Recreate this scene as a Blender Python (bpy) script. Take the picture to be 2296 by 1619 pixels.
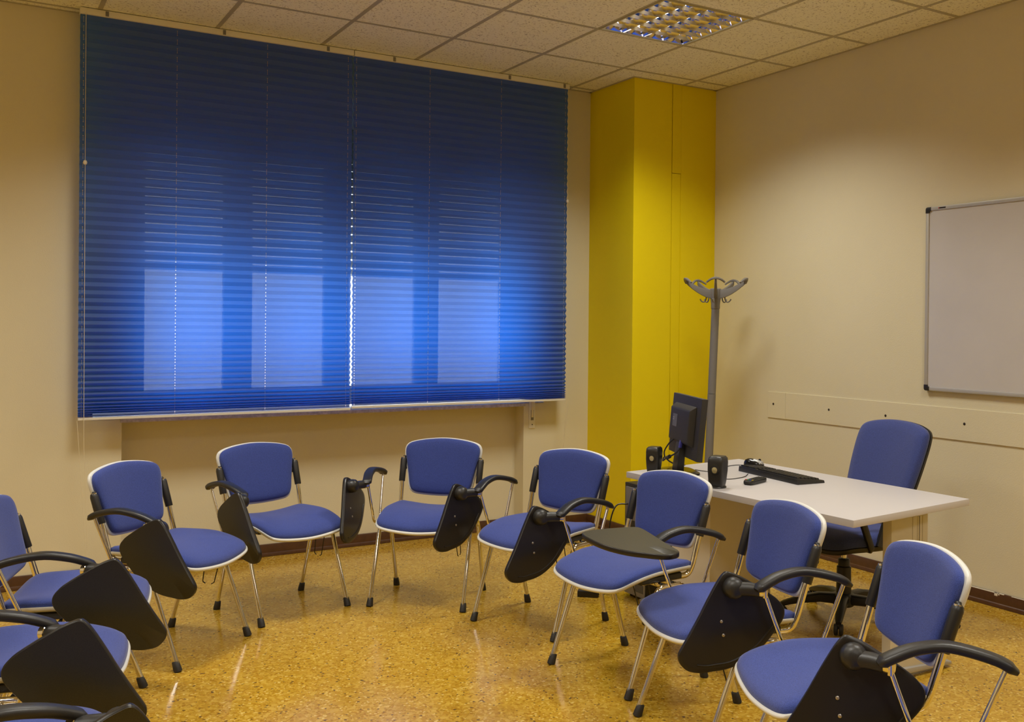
import bpy, bmesh, math, random
from mathutils import Vector, Matrix
random.seed(7)
R = math.radians
for o in list(bpy.data.objects): bpy.data.objects.remove(o)
scn = bpy.context.scene
COL = scn.collection

# ------------------------------------------------------------------ camera, world, exposure
CAMZ = 1.415
yaw, pitch, roll = 0.5422, -0.0055, 0.0091
fv = Vector((math.sin(yaw)*math.cos(pitch), math.cos(yaw)*math.cos(pitch), math.sin(pitch)))
rv = Vector((math.cos(yaw), -math.sin(yaw), 0)); uv_ = rv.cross(fv)
r2 = rv*math.cos(roll) + uv_*math.sin(roll); u2 = -rv*math.sin(roll) + uv_*math.cos(roll)
cd = bpy.data.cameras.new('camera'); cam = bpy.data.objects.new('camera', cd); COL.objects.link(cam)
cam.matrix_world = Matrix(((r2.x, u2.x, -fv.x, 0), (r2.y, u2.y, -fv.y, 0), (r2.z, u2.z, -fv.z, CAMZ), (0, 0, 0, 1)))
cd.sensor_fit = 'HORIZONTAL'; cd.sensor_width = 36.0; cd.lens = 36.0*2188.67/2296
cd.shift_x = -(1233.8-1148)/2296; cd.shift_y = (738.9-809.5)/2296
cd.clip_start = 0.02; cd.clip_end = 200
scn.camera = cam

wd = bpy.data.worlds.new('daylight'); scn.world = wd; wd.use_nodes = True
bg = wd.node_tree.nodes['Background']; bg.inputs[0].default_value = (0.86, 0.92, 1.0, 1); bg.inputs[1].default_value = 4.9

LAMP_W = 22.3          # watts of each ceiling light
LAMP_COL = (1.0, 0.965, 0.88)
vs = scn.view_settings
vs.view_transform = 'Standard'; vs.look = 'None'; vs.gamma = 1.0; vs.use_curve_mapping = False
vs.exposure = 0.0
scn.cycles.max_bounces = 8; scn.cycles.caustics_reflective = False; scn.cycles.caustics_refractive = False

# ------------------------------------------------------------------ room measures
XR, XL, YW, YF, ZC = 4.5135, -2.5, 5.80, -2.4, 3.058
XG, YG = 3.616, 4.5214                       # a node of the ceiling grid
PX, PY = 3.811, 5.27                         # corner pillar
NX0, NX1, NY = 0.758, 3.28, 5.92             # recess under the window
BLY = 5.68                                   # plane of the blinds

# ------------------------------------------------------------------ materials
def nodemat(name):
    m = bpy.data.materials.new(name); m.use_nodes = True
    nt = m.node_tree; return m, nt, nt.nodes['Principled BSDF']
def mat(name, col, rough=0.5, metal=0.0, spec=0.5, coat=0.0, bump=None, noise=None, emis=None):
    m, nt, b = nodemat(name)
    b.inputs['Base Color'].default_value = (*col, 1); b.inputs['Roughness'].default_value = rough
    b.inputs['Metallic'].default_value = metal; b.inputs['Specular IOR Level'].default_value = spec
    b.inputs['Coat Weight'].default_value = coat
    tc = nt.nodes.new('ShaderNodeTexCoord')
    if noise:                                # (scale, amount): slight colour variation
        n = nt.nodes.new('ShaderNodeTexNoise'); n.inputs['Scale'].default_value = noise[0]; n.inputs['Detail'].default_value = 4
        nt.links.new(tc.outputs['Object'], n.inputs['Vector'])
        r = nt.nodes.new('ShaderNodeValToRGB')
        r.color_ramp.elements[0].position = .3; r.color_ramp.elements[1].position = .7
        r.color_ramp.elements[0].color = (*[c*(1-noise[1]) for c in col], 1)
        r.color_ramp.elements[1].color = (*[min(1, c*(1+noise[1])) for c in col], 1)
        nt.links.new(n.outputs['Fac'], r.inputs['Fac']); nt.links.new(r.outputs['Color'], b.inputs['Base Color'])
    if bump:                                 # (scale, strength)
        n = nt.nodes.new('ShaderNodeTexNoise'); n.inputs['Scale'].default_value = bump[0]; n.inputs['Detail'].default_value = 3
        nt.links.new(tc.outputs['Object'], n.inputs['Vector'])
        bp = nt.nodes.new('ShaderNodeBump'); bp.inputs['Strength'].default_value = bump[1]; bp.inputs['Distance'].default_value = .002
        nt.links.new(n.outputs['Fac'], bp.inputs['Height']); nt.links.new(bp.outputs['Normal'], b.inputs['Normal'])
    if emis:
        b.inputs['Emission Color'].default_value = (*emis[0], 1); b.inputs['Emission Strength'].default_value = emis[1]
    return m
M = {}
M['wall'] = mat('wall_paint', (.75, .685, .485), .62, spec=.3, bump=(160, .25), noise=(1.3, .03))
M['yellow'] = mat('yellow_paint', (.86, .69, .002), .5, spec=.3, bump=(160, .2))
M['base'] = mat('brown_skirting', (.085, .036, .014), .35, noise=(30, .15))
M['white_pl'] = mat('white_plastic', (.74, .74, .70), .38)
M['rail'] = mat('white_lacquer', (.80, .76, .66), .4)
M['chrome'] = mat('chrome', (.82, .80, .76), .07, metal=1.0)
M['black'] = mat('black_plastic', (.018, .017, .016), .38, bump=(900, .15))
M['rubber'] = mat('black_rubber', (.02, .018, .016), .6)
M['laminate'] = mat('dark_laminate', (.027, .024, .012), .42, noise=(400, .25))
M['under'] = mat('black_board', (.012, .010, .009), .33)
M['steel'] = mat('grey_metal', (.55, .53, .50), .35, metal=1.0)
M['desk'] = mat('desk_laminate', (.54, .51, .505), .42)
M['leg'] = mat('desk_leg_lacquer', (.62, .58, .48), .45)
M['pedestal'] = mat('pedestal_laminate', (.82, .76, .63), .5)
M['alu'] = mat('aluminium', (.50, .48, .44), .42, metal=.25)
M['greypole'] = mat('grey_lacquer', (.20, .19, .18), .5)
M['stone'] = mat('sill_marble', (.56, .50, .53), .35, noise=(60, .2))
M['wood'] = mat('window_wood', (.80, .80, .78), .5)
M['wb'] = mat('whiteboard_enamel', (.60, .57, .55), .28, noise=(3, .035))
M['dark'] = mat('dark_hole', (.03, .02, .014), .7)
M['louvre'] = mat('louvre_mirror', (.78, .80, .92), .10, metal=1.0)
M['housing'] = mat('lamp_housing', (.8, .8, .78), .4)
M['tube'] = mat('lamp_tube', (.9, .9, .9), .4, emis=((1, .95, .86), 6.0))
M['tbar'] = mat('ceiling_bar', (.47, .42, .26), .45)
M['cream'] = mat('cream_cord', (.78, .70, .50), .6)
M['silver_pl'] = mat('silver_plastic', (.42, .41, .39), .38, metal=.4)
M['mattblack'] = mat('matt_black', (.030, .026, .021), .62)
M['glossblack'] = mat('gloss_black', (.012, .012, .013), .16)
M['cone'] = mat('speaker_cone', (.50, .45, .25), .3, metal=.5)
M['sticker'] = mat('grey_sticker', (.13, .13, .13), .5)
M['plug'] = mat('blue_plug', (.05, .05, .32), .4)
M['red'] = mat('red_key', (.5, .03, .02), .5); M['green'] = mat('green_key', (.03, .3, .06), .5)
M['ykey'] = mat('yellow_key', (.5, .36, .02), .5); M['bkey'] = mat('blue_key', (.03, .08, .5), .5)
M['yard'] = mat('shutter_plastic', (.85, .85, .84), .6)

def fabric(name, col, scale):
    m, nt, b = nodemat(name)
    b.inputs['Roughness'].default_value = .92; b.inputs['Specular IOR Level'].default_value = .12
    b.inputs['Sheen Weight'].default_value = .25; b.inputs['Sheen Roughness'].default_value = .5
    tc = nt.nodes.new('ShaderNodeTexCoord')
    n = nt.nodes.new('ShaderNodeTexNoise'); n.inputs['Scale'].default_value = scale; n.inputs['Detail'].default_value = 2
    nt.links.new(tc.outputs['Object'], n.inputs['Vector'])
    r = nt.nodes.new('ShaderNodeValToRGB'); r.color_ramp.elements[0].position = .3; r.color_ramp.elements[1].position = .7
    r.color_ramp.elements[0].color = (*[c*.72 for c in col], 1); r.color_ramp.elements[1].color = (*[c*1.28 for c in col], 1)
    nt.links.new(n.outputs['Fac'], r.inputs['Fac']); nt.links.new(r.outputs['Color'], b.inputs['Base Color'])
    bp = nt.nodes.new('ShaderNodeBump'); bp.inputs['Strength'].default_value = .3; bp.inputs['Distance'].default_value = .001
    nt.links.new(n.outputs['Fac'], bp.inputs['Height']); nt.links.new(bp.outputs['Normal'], b.inputs['Normal'])
    return m
M['blue'] = fabric('blue_fabric', (.046, .070, .275), 420)
M['navy'] = fabric('navy_fabric', (.046, .064, .22), 420)

def terrazzo():
    m, nt, b = nodemat('terrazzo')
    g = nt.nodes.new('ShaderNodeNewGeometry')
    def vor(scale, rnd=1.0):
        v = nt.nodes.new('ShaderNodeTexVoronoi'); v.inputs['Scale'].default_value = scale; v.inputs['Randomness'].default_value = rnd
        nt.links.new(g.outputs['Position'], v.inputs['Vector']); return v
    v1, v2 = vor(125), vor(58)
    s1 = nt.nodes.new('ShaderNodeSeparateColor'); nt.links.new(v1.outputs['Color'], s1.inputs['Color'])
    r = nt.nodes.new('ShaderNodeValToRGB'); cr = r.color_ramp; cr.interpolation = 'CONSTANT'
    cols = [(0, (.45, .260, .021)), (.30, (.53, .315, .030)), (.52, (.36, .180, .011)), (.66, (.58, .365, .046)), (.80, (.45, .235, .018)), (.91, (.68, .48, .12)), (.976, (.13, .07, .018))]
    cr.elements[0].position = 0; cr.elements[0].color = (*cols[0][1], 1); cr.elements[1].position = cols[1][0]; cr.elements[1].color = (*cols[1][1], 1)
    for p, c in cols[2:]:
        e = cr.elements.new(p); e.color = (*c, 1)
    nt.links.new(s1.outputs['Red'], r.inputs['Fac'])
    s2 = nt.nodes.new('ShaderNodeSeparateColor'); nt.links.new(v2.outputs['Color'], s2.inputs['Color'])
    th = nt.nodes.new('ShaderNodeMath'); th.operation = 'GREATER_THAN'; th.inputs[1].default_value = .72; nt.links.new(s2.outputs['Green'], th.inputs[0])
    r2_ = nt.nodes.new('ShaderNodeValToRGB'); r2_.color_ramp.elements[0].color = (.44, .235, .016, 1); r2_.color_ramp.elements[1].color = (.58, .37, .05, 1)
    nt.links.new(s2.outputs['Blue'], r2_.inputs['Fac'])
    mx = nt.nodes.new('ShaderNodeMix'); mx.data_type = 'RGBA'; nt.links.new(th.outputs[0], mx.inputs['Factor'])
    nt.links.new(r.outputs['Color'], mx.inputs['A']); nt.links.new(r2_.outputs['Color'], mx.inputs['B'])
    n = nt.nodes.new('ShaderNodeTexNoise'); n.inputs['Scale'].default_value = 1.6; n.inputs['Detail'].default_value = 5
    nt.links.new(g.outputs['Position'], n.inputs['Vector'])
    mm = nt.nodes.new('ShaderNodeMapRange'); mm.inputs['From Min'].default_value = .3; mm.inputs['From Max'].default_value = .7
    mm.inputs['To Min'].default_value = .10; mm.inputs['To Max'].default_value = .23
    nt.links.new(n.outputs['Fac'], mm.inputs['Value']); nt.links.new(mm.outputs['Result'], b.inputs['Roughness'])
    nt.links.new(mx.outputs['Result'], b.inputs['Base Color']); b.inputs['Specular IOR Level'].default_value = .62
    return m
M['terrazzo'] = terrazzo()

def ceiling_tile_mat():
    m, nt, b = nodemat('mineral_tile')
    g = nt.nodes.new('ShaderNodeNewGeometry')
    n = nt.nodes.new('ShaderNodeTexNoise'); n.inputs['Scale'].default_value = 95; n.inputs['Detail'].default_value = 3; n.inputs['Roughness'].default_value = .6
    nt.links.new(g.outputs['Position'], n.inputs['Vector'])
    r = nt.nodes.new('ShaderNodeValToRGB'); r.color_ramp.elements[0].position = .34; r.color_ramp.elements[1].position = .43
    r.color_ramp.elements[0].color = (.50, .42, .26, 1); r.color_ramp.elements[1].color = (.93, .89, .66, 1)
    nt.links.new(n.outputs['Fac'], r.inputs['Fac']); nt.links.new(r.outputs['Color'], b.inputs['Base Color'])
    b.inputs['Roughness'].default_value = .9; b.inputs['Specular IOR Level'].default_value = .1
    bp = nt.nodes.new('ShaderNodeBump'); bp.inputs['Strength'].default_value = .5; bp.inputs['Distance'].default_value = .003
    nt.links.new(n.outputs['Fac'], bp.inputs['Height']); nt.links.new(bp.outputs['Normal'], b.inputs['Normal'])
    return m
M['tile'] = ceiling_tile_mat()

def blind_mat():
    m = bpy.data.materials.new('blind_cloth'); m.use_nodes = True; nt = m.node_tree; nt.nodes.clear()
    out = nt.nodes.new('ShaderNodeOutputMaterial')
    d = nt.nodes.new('ShaderNodeBsdfDiffuse'); d.inputs[0].default_value = (.21, .29, .60, 1)
    t = nt.nodes.new('ShaderNodeBsdfTranslucent'); t.inputs[0].default_value = (.022, .215, .86, 1)
    tr = nt.nodes.new('ShaderNodeBsdfTransparent'); tr.inputs[0].default_value = (1.0, 1.0, .96, 1)
    a = nt.nodes.new('ShaderNodeMixShader'); a.inputs[0].default_value = .68
    nt.links.new(d.outputs[0], a.inputs[1]); nt.links.new(t.outputs[0], a.inputs[2])
    b = nt.nodes.new('ShaderNodeMixShader'); b.inputs[0].default_value = .024
    nt.links.new(a.outputs[0], b.inputs[1]); nt.links.new(tr.outputs[0], b.inputs[2])
    nt.links.new(b.outputs[0], out.inputs[0]); return m
M['blind'] = blind_mat()
def glass_mat():
    m = bpy.data.materials.new('window_glass'); m.use_nodes = True; nt = m.node_tree; nt.nodes.clear()
    out = nt.nodes.new('ShaderNodeOutputMaterial')
    tr = nt.nodes.new('ShaderNodeBsdfTransparent'); tr.inputs[0].default_value = (.93, .95, .95, 1)
    gl = nt.nodes.new('ShaderNodeBsdfGlossy'); gl.inputs['Roughness'].default_value = .02
    fr = nt.nodes.new('ShaderNodeFresnel'); fr.inputs[0].default_value = 1.45
    a = nt.nodes.new('ShaderNodeMixShader'); nt.links.new(fr.outputs[0], a.inputs[0])
    nt.links.new(tr.outputs[0], a.inputs[1]); nt.links.new(gl.outputs[0], a.inputs[2]); nt.links.new(a.outputs[0], out.inputs[0]); return m
M['glass'] = glass_mat()

# ------------------------------------------------------------------ mesh helpers
def fillet(pts, rad, n=5):
    P = [Vector(p) for p in pts]; out = [P[0]]
    for i in range(1, len(P)-1):
        a, b, c = P[i-1], P[i], P[i+1]
        d1, d2 = (a-b), (c-b); k = min(rad, d1.length*.48, d2.length*.48)
        p0, p1 = b+d1.normalized()*k, b+d2.normalized()*k
        for j in range(n+1):
            t = j/n; out.append(p0*(1-t)**2 + b*2*t*(1-t) + p1*t*t)
    out.append(P[-1]); return out
def catmull(pts, n=6, closed=False):
    P = [Vector(p) for p in pts]; L = len(P); out = []
    for i in range(L if closed else L-1):
        p1, p2 = P[i], P[(i+1) % L]
        p0 = P[i-1] if (closed or i > 0) else p1*2-p2
        p3 = P[(i+2) % L] if (closed or i < L-2) else p2*2-p1
        for j in range(n):
            t = j/n
            out.append(.5*((2*p1)+(p2-p0)*t+(2*p0-5*p1+4*p2-p3)*t*t+(3*p1-p0-3*p2+p3)*t**3))
    if not closed: out.append(P[-1])
    return out
class MB:
    def __init__(s): s.v = []; s.f = []
    def add(s, v, f, mtx=None):
        k = len(s.v)
        s.v += [(mtx @ Vector(p)) if mtx else Vector(p) for p in v]
        s.f += [tuple(i+k for i in q) for q in f]; return s
    def box(s, a, b, mtx=None):
        (x0, y0, z0), (x1, y1, z1) = a, b
        return s.add([(x0, y0, z0), (x1, y0, z0), (x1, y1, z0), (x0, y1, z0), (x0, y0, z1), (x1, y0, z1), (x1, y1, z1), (x0, y1, z1)],
                     [(0, 3, 2, 1), (4, 5, 6, 7), (0, 1, 5, 4), (1, 2, 6, 5), (2, 3, 7, 6), (3, 0, 4, 7)], mtx)
    def quadprism(s, poly, z0, z1, mtx=None):
        n = len(poly)
        v = [(p[0], p[1], z0) for p in poly] + [(p[0], p[1], z1) for p in poly]
        f = [tuple(range(n-1, -1, -1)), tuple(range(n, 2*n))] + [(i, (i+1) % n, n+(i+1) % n, n+i) for i in range(n)]
        return s.add(v, f, mtx)
    def tube(s, path, r, seg=10, up=None, rh=None, mtx=None):
        P = [Vector(p) for p in path]; n = len(P)
        rs = r if isinstance(r, (list, tuple)) else [r]*n
        hs = rh if isinstance(rh, (list, tuple)) else ([rh]*n if rh else rs)
        T = []
        for i in range(n):
            t = (P[min(i+1, n-1)]-P[max(i-1, 0)])
            T.append(t.normalized())
        ref = Vector(up) if up else (Vector((0, 0, 1)) if abs(T[0].z) < .9 else Vector((1, 0, 0)))
        v = []; nrm = None
        for i in range(n):
            if up or nrm is None: a = T[i].cross(ref).normalized()
            else:
                a = nrm - T[i]*nrm.dot(T[i]); a.normalize()
            nrm = a; b = a.cross(T[i]).normalized()
            for k in range(seg):
                an = 2*math.pi*k/seg; c, sn = math.cos(an), math.sin(an)
                if rh: c = math.copysign(abs(c)**.6, c); sn = math.copysign(abs(sn)**.6, sn)
                v.append(P[i] + a*c*rs[i] + b*sn*hs[i])
        f = [(i*seg+k, i*seg+(k+1) % seg, (i+1)*seg+(k+1) % seg, (i+1)*seg+k) for i in range(n-1) for k in range(seg)]
        f += [tuple(range(seg-1, -1, -1)), tuple((n-1)*seg+k for k in range(seg))]
        return s.add(v, f, mtx)
    def lathe(s, prof, seg=24, mtx=None):
        v = []; f = []; n = len(prof)
        for (r, z) in prof:
            for k in range(seg):
                a = 2*math.pi*k/seg; v.append((r*math.cos(a), r*math.sin(a), z))
        for i in range(n-1):
            for k in range(seg):
                f.append((i*seg+k, i*seg+(k+1) % seg, (i+1)*seg+(k+1) % seg, (i+1)*seg+k))
        f += [tuple(range(seg-1, -1, -1)), tuple((n-1)*seg+k for k in range(seg))]
        return s.add(v, f, mtx)
    def pad(s, outline, fn, rows, center=(0, 0), mtx=None):
        n = len(outline); v = []; f = []; start = []
        for (r, t) in rows:
            start.append(len(v))
            if r == 0: v.append(fn(center[0], center[1], t))
            else:
                for p in outline: v.append(fn(center[0]+(p[0]-center[0])*r, center[1]+(p[1]-center[1])*r, t))
        for i in range(len(rows)-1):
            a, b = start[i], start[i+1]
            for k in range(n):
                k2 = (k+1) % n
                if rows[i][0] == 0: f.append((a, b+k2, b+k))
                elif rows[i+1][0] == 0: f.append((a+k, a+k2, b))
                else: f.append((a+k, a+k2, b+k2, b+k))
        if rows[0][0] != 0: f.append(tuple(start[0]+k for k in range(n-1, -1, -1)))
        if rows[-1][0] != 0: f.append(tuple(start[-1]+k for k in range(n)))
        return s.add(v, f, mtx)
    def mesh(s, name, m, bevel=0, smooth=40):
        me = bpy.data.meshes.new(name); me.from_pydata([tuple(p) for p in s.v], [], s.f); me.update()
        bm = bmesh.new(); bm.from_mesh(me)
        bmesh.ops.recalc_face_normals(bm, faces=bm.faces)
        if bevel:
            ed = [e for e in bm.edges if len(e.link_faces) == 2 and e.calc_face_angle(0) > R(35)]
            bmesh.ops.bevel(bm, geom=ed, offset=bevel, segments=2, affect='EDGES', profile=.6, clamp_overlap=True)
        bm.to_mesh(me); bm.free()
        if smooth:
            for p in me.polygons: p.use_smooth = True
            me.set_sharp_from_angle(angle=R(smooth))
        me.materials.append(M[m] if isinstance(m, str) else m); return me
    def build(s, name, m, parent=None, bevel=0, smooth=40, mtx=None):
        return link(name, s.mesh(name, m, bevel, smooth), parent, mtx)
def link(name, me, parent=None, mtx=None):
    o = bpy.data.objects.new(name, me); COL.objects.link(o)
    if parent: o.parent = parent
    if mtx is not None: o.matrix_local = mtx
    return o
def thing(name, label, cat, loc=(0, 0, 0), rz=0, group=None):
    o = bpy.data.objects.new(name, None); COL.objects.link(o); o.empty_display_size = .1
    o.location = loc; o.rotation_euler = (0, 0, rz); o['label'] = label; o['category'] = cat
    if group: o['group'] = group
    return o
def tag(o, label, cat, group=None):
    o['label'] = label; o['category'] = cat
    if group: o['group'] = group
    return o
def struct(o, label=None, cat=None):
    o['kind'] = 'structure'
    if label: o['label'] = label
    if cat: o['category'] = cat
    return o
T = Matrix.Translation
def RZ(a): return Matrix.Rotation(a, 4, 'Z')
def RX(a): return Matrix.Rotation(a, 4, 'X')
def RY(a): return Matrix.Rotation(a, 4, 'Y')
def frame(o, x, y, z):
    return Matrix(((x[0], y[0], z[0], o[0]), (x[1], y[1], z[1], o[1]), (x[2], y[2], z[2], o[2]), (0, 0, 0, 1)))

# ------------------------------------------------------------------ floor
floor = struct(MB().box((XL-.2, YF-.2, -.12), (XR+.2, YW+.35, -.0008)).build('floor', 'terrazzo', smooth=0), 'ochre terrazzo floor of square tiles laid diagonally', 'floor')
S = .30; g = .0007
tm = MB().box((-S/2+g, -S/2+g, -.006), (S/2-g, S/2-g, 0)).mesh('floor_tile', 'terrazzo', smooth=0)
cands = []
for i in range(-40, 60):
    for j in range(-60, 60):
        # joints: y-x = 1.166 + .4243 i ; y+x = 4.755 + .4243 j
        d_, s_ = 1.166+.42426*(i+.5), 4.755+.42426*(j+.5)
        x, y = (s_-d_)/2, (s_+d_)/2
        h = S/math.sqrt(2)
        if XL+h < x < XR-h-.02 and .9 < y < NY-.06-h and not (x > PX-h-.03 and y > PY-h-.03):
            if y > YW-h-.03 and not (NX0+h < x < NX1-h): continue
            z = Vector((x, y, 0)) - Vector((0, 0, CAMZ)); dd = z.dot(fv)
            if dd < .5: continue
            u = 1233.8+2188.67*z.dot(r2)/dd; w = 738.9-2188.67*z.dot(u2)/dd
            if -260 < u < 2500 and w < 1850: cands.append((dd, x, y))
cands.sort()
for dd, x, y in cands[:298]:
    link('floor_tile', tm, floor, T((x, y, 0)) @ RZ(R(45)))

# ------------------------------------------------------------------ walls
def sill_z(): return .862
wb = MB()
WY1 = 6.15
OX0, OX1, OZ0, OZ1 = .60, 3.45, .870, 2.80
wb.box((XL-.2, YW, -.1), (OX0, WY1, ZC+.25))
wb.box((OX1, YW, -.1), (XR+.2, WY1, ZC+.25))
wb.box((OX0, YW, OZ1), (OX1, WY1, ZC+.25))
wb.box((NX0-.006, NY, -.1), (NX1+.008, WY1, OZ0))
wb.box((OX0, YW, -.1), (NX0-.006, WY1, OZ0)).box((NX1+.008, YW, -.1), (OX1, WY1, OZ0))
struct(wb.build('wall_back', 'wall', smooth=0), 'cream wall with the blind-covered window', 'wall')
struct(MB().box((XR, YF-.2, -.1), (XR+.2, YW+.35, ZC+.25)).build('wall_right', 'wall', smooth=0), 'cream right wall carrying the whiteboard', 'wall')
struct(MB().box((XL-.2, YF-.2, -.1), (XL, YW+.35, ZC+.25)).build('wall_left', 'wall', smooth=0), 'cream left wall out of view', 'wall')
struct(MB().box((XL-.2, YF-.2, -.1), (XR+.2, YF, ZC+.25)).build('wall_front', 'wall', smooth=0), 'cream wall behind the viewer', 'wall')
# pillar: concrete core, a narrow cover strip and a boxed-in part beside it
pl = MB().box((PX, PY, -.05), (4.128, YW+.05, ZC+.02))
pl.box((4.2095, PY+.001, -.05), (XR+.05, YW+.05, ZC+.02))
pil = struct(pl.build('wall_pillar', 'yellow', smooth=0, bevel=.003), 'bright yellow boxed pillar in the room corner', 'pillar')
MB().box((4.1335, PY+.004, .0), (4.2075, PY+.2, 2.45)).build('cover_strip', 'yellow', pil, bevel=.001, smooth=0)
MB().box((4.1335, PY+.0015, 2.453), (4.2093, PY+.2, ZC+.02)).build('cover_strip', 'yellow', pil, bevel=.001, smooth=0)

# baseboards
def baseboard(name, p0, p1, nrm, label):
    # p0->p1 along the wall, nrm points into the room
    d = (Vector(p1)-Vector(p0)); L = d.length; d.normalize(); n = Vector(nrm)
    prof = [(0, 0), (.020, 0), (.020, .010), (.017, .018), (.012, .022), (.012, .068), (.010, .072), (0, .072)]
    v = []; 
    for q in (0, L):
        for (a, z) in prof: v.append((p0[0]+d.x*q+n.x*a, p0[1]+d.y*q+n.y*a, z))
    k = len(prof)
    f = [tuple(range(k)), tuple(range(2*k-1, k-1, -1))] + [(i, (i+1) % k, k+(i+1) % k, k+i) for i in range(k)]
    return struct(MB().add(v, f).build(name, 'base', smooth=30), label, 'baseboard')
baseboard('baseboard_back_left', (XL, YW, 0), (NX0-.006, YW, 0), (0, -1, 0), 'brown baseboard left of the window recess')
baseboard('baseboard_recess', (NX0-.006, NY, 0), (NX1+.008, NY, 0), (0, -1, 0), 'brown baseboard inside the recess under the window')
baseboard('baseboard_back_right', (NX1+.008, YW, 0), (PX, YW, 0), (0, -1, 0), 'brown baseboard between recess and yellow pillar')
baseboard('baseboard_pillar_side', (PX, YW, 0), (PX, PY, 0), (-1, 0, 0), 'brown baseboard along the side of the yellow pillar')
baseboard('baseboard_pillar_front', (PX-.02, PY, 0), (XR, PY, 0), (0, -1, 0), 'brown baseboard across the front of the yellow pillar')
bbr = baseboard('baseboard_right', (XR, PY, 0), (XR, YF, 0), (-1, 0, 0), 'brown baseboard along the right wall')
for y0_, w_, z0_, z1_ in ((3.02, .30, .0690, .0735), (3.056, .018, .056, .0735), (3.045, .008, .062, .0735), (2.86, .12, .0705, .0732), (3.66, .10, .0700, .0733)):
    MB().box((XR-.0128, y0_, z0_), (XR-.008, y0_+w_, z1_)).build('paint_chip', 'rail', bbr, bevel=.001)
baseboard('baseboard_left', (XL, YF, 0), (XL, YW, 0), (1, 0, 0), 'brown baseboard along the left wall')

# ------------------------------------------------------------------ ceiling
ceil = struct(MB().box((XL-.2, YF-.2, ZC+.16), (XR+.2, YW+.35, ZC+.3)).build('ceiling', 'wall', smooth=0), 'suspended ceiling of square mineral tiles', 'ceiling')
xs = [XL]+[XG+.6*i for i in range(-10, 2)]+[XR]
ys = [YF]+[YG+.6*j for j in range(-11, 3)]+[YW]
LAMPS = [(-1, -1), (-5, -1), (-9, -1), (-1, -5), (-5, -5), (-9, -5), (-1, -9), (-5, -9)]
lampcells = {(round(XG+.6*i, 3), round(YG+.6*j, 3)) for i, j in LAMPS}
full = MB().box((-.2975, -.2975, 0), (.2975, .2975, .015)).mesh('ceiling_tile', 'tile', bevel=.0, smooth=0)
nt_ = 0
for a in range(len(xs)-1):
    for b in range(len(ys)-1):
        if (round(xs[a], 3), round(ys[b], 3)) in lampcells: continue
        x0, x1, y0, y1 = xs[a], xs[a+1], ys[b], ys[b+1]
        if abs(x1-x0-.6) < 1e-4 and abs(y1-y0-.6) < 1e-4:
            link('ceiling_tile', full, ceil, T(((x0+x1)/2, (y0+y1)/2, ZC)))
        else:
            MB().box((x0+.001, y0+.001, ZC), (x1-.001, y1-.001, ZC+.015)).build('ceiling_tile', 'tile', ceil, smooth=0)
for x in xs[1:-1]:
    MB().box((x-.012, YF, ZC-.0015), (x+.012, YW, ZC-.0002)).box((x-.0015, YF, ZC-.0002), (x+.0015, YW, ZC+.03)).build('ceiling_bar', 'tbar', ceil, smooth=0)
for y in ys[1:-1]:
    MB().box((XL, y-.012, ZC-.0012), (XR, y+.012, ZC-.0001)).box((XL, y-.0015, ZC-.0001), (XR, y+.0015, ZC+.03)).build('ceiling_bar', 'tbar', ceil, smooth=0)
for a, b in (((XR-.02, YF, ZC-.0022), (XR, PY, ZC-.001)), ((PX, PY-.02, ZC-.0022), (XR, PY, ZC-.001)), ((PX-.02, PY-.02, ZC-.0022), (PX, YW, ZC-.001)), ((XL, YW-.02, ZC-.0022), (PX, YW, ZC-.001)), ((XL, YF, ZC-.0022), (XL+.02, YW, ZC-.001)), ((XL, YF, ZC-.0022), (XR, YF+.02, ZC-.001))):
    MB().box(a, b).build('edge_trim', 'tbar', ceil, smooth=0)

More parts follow.
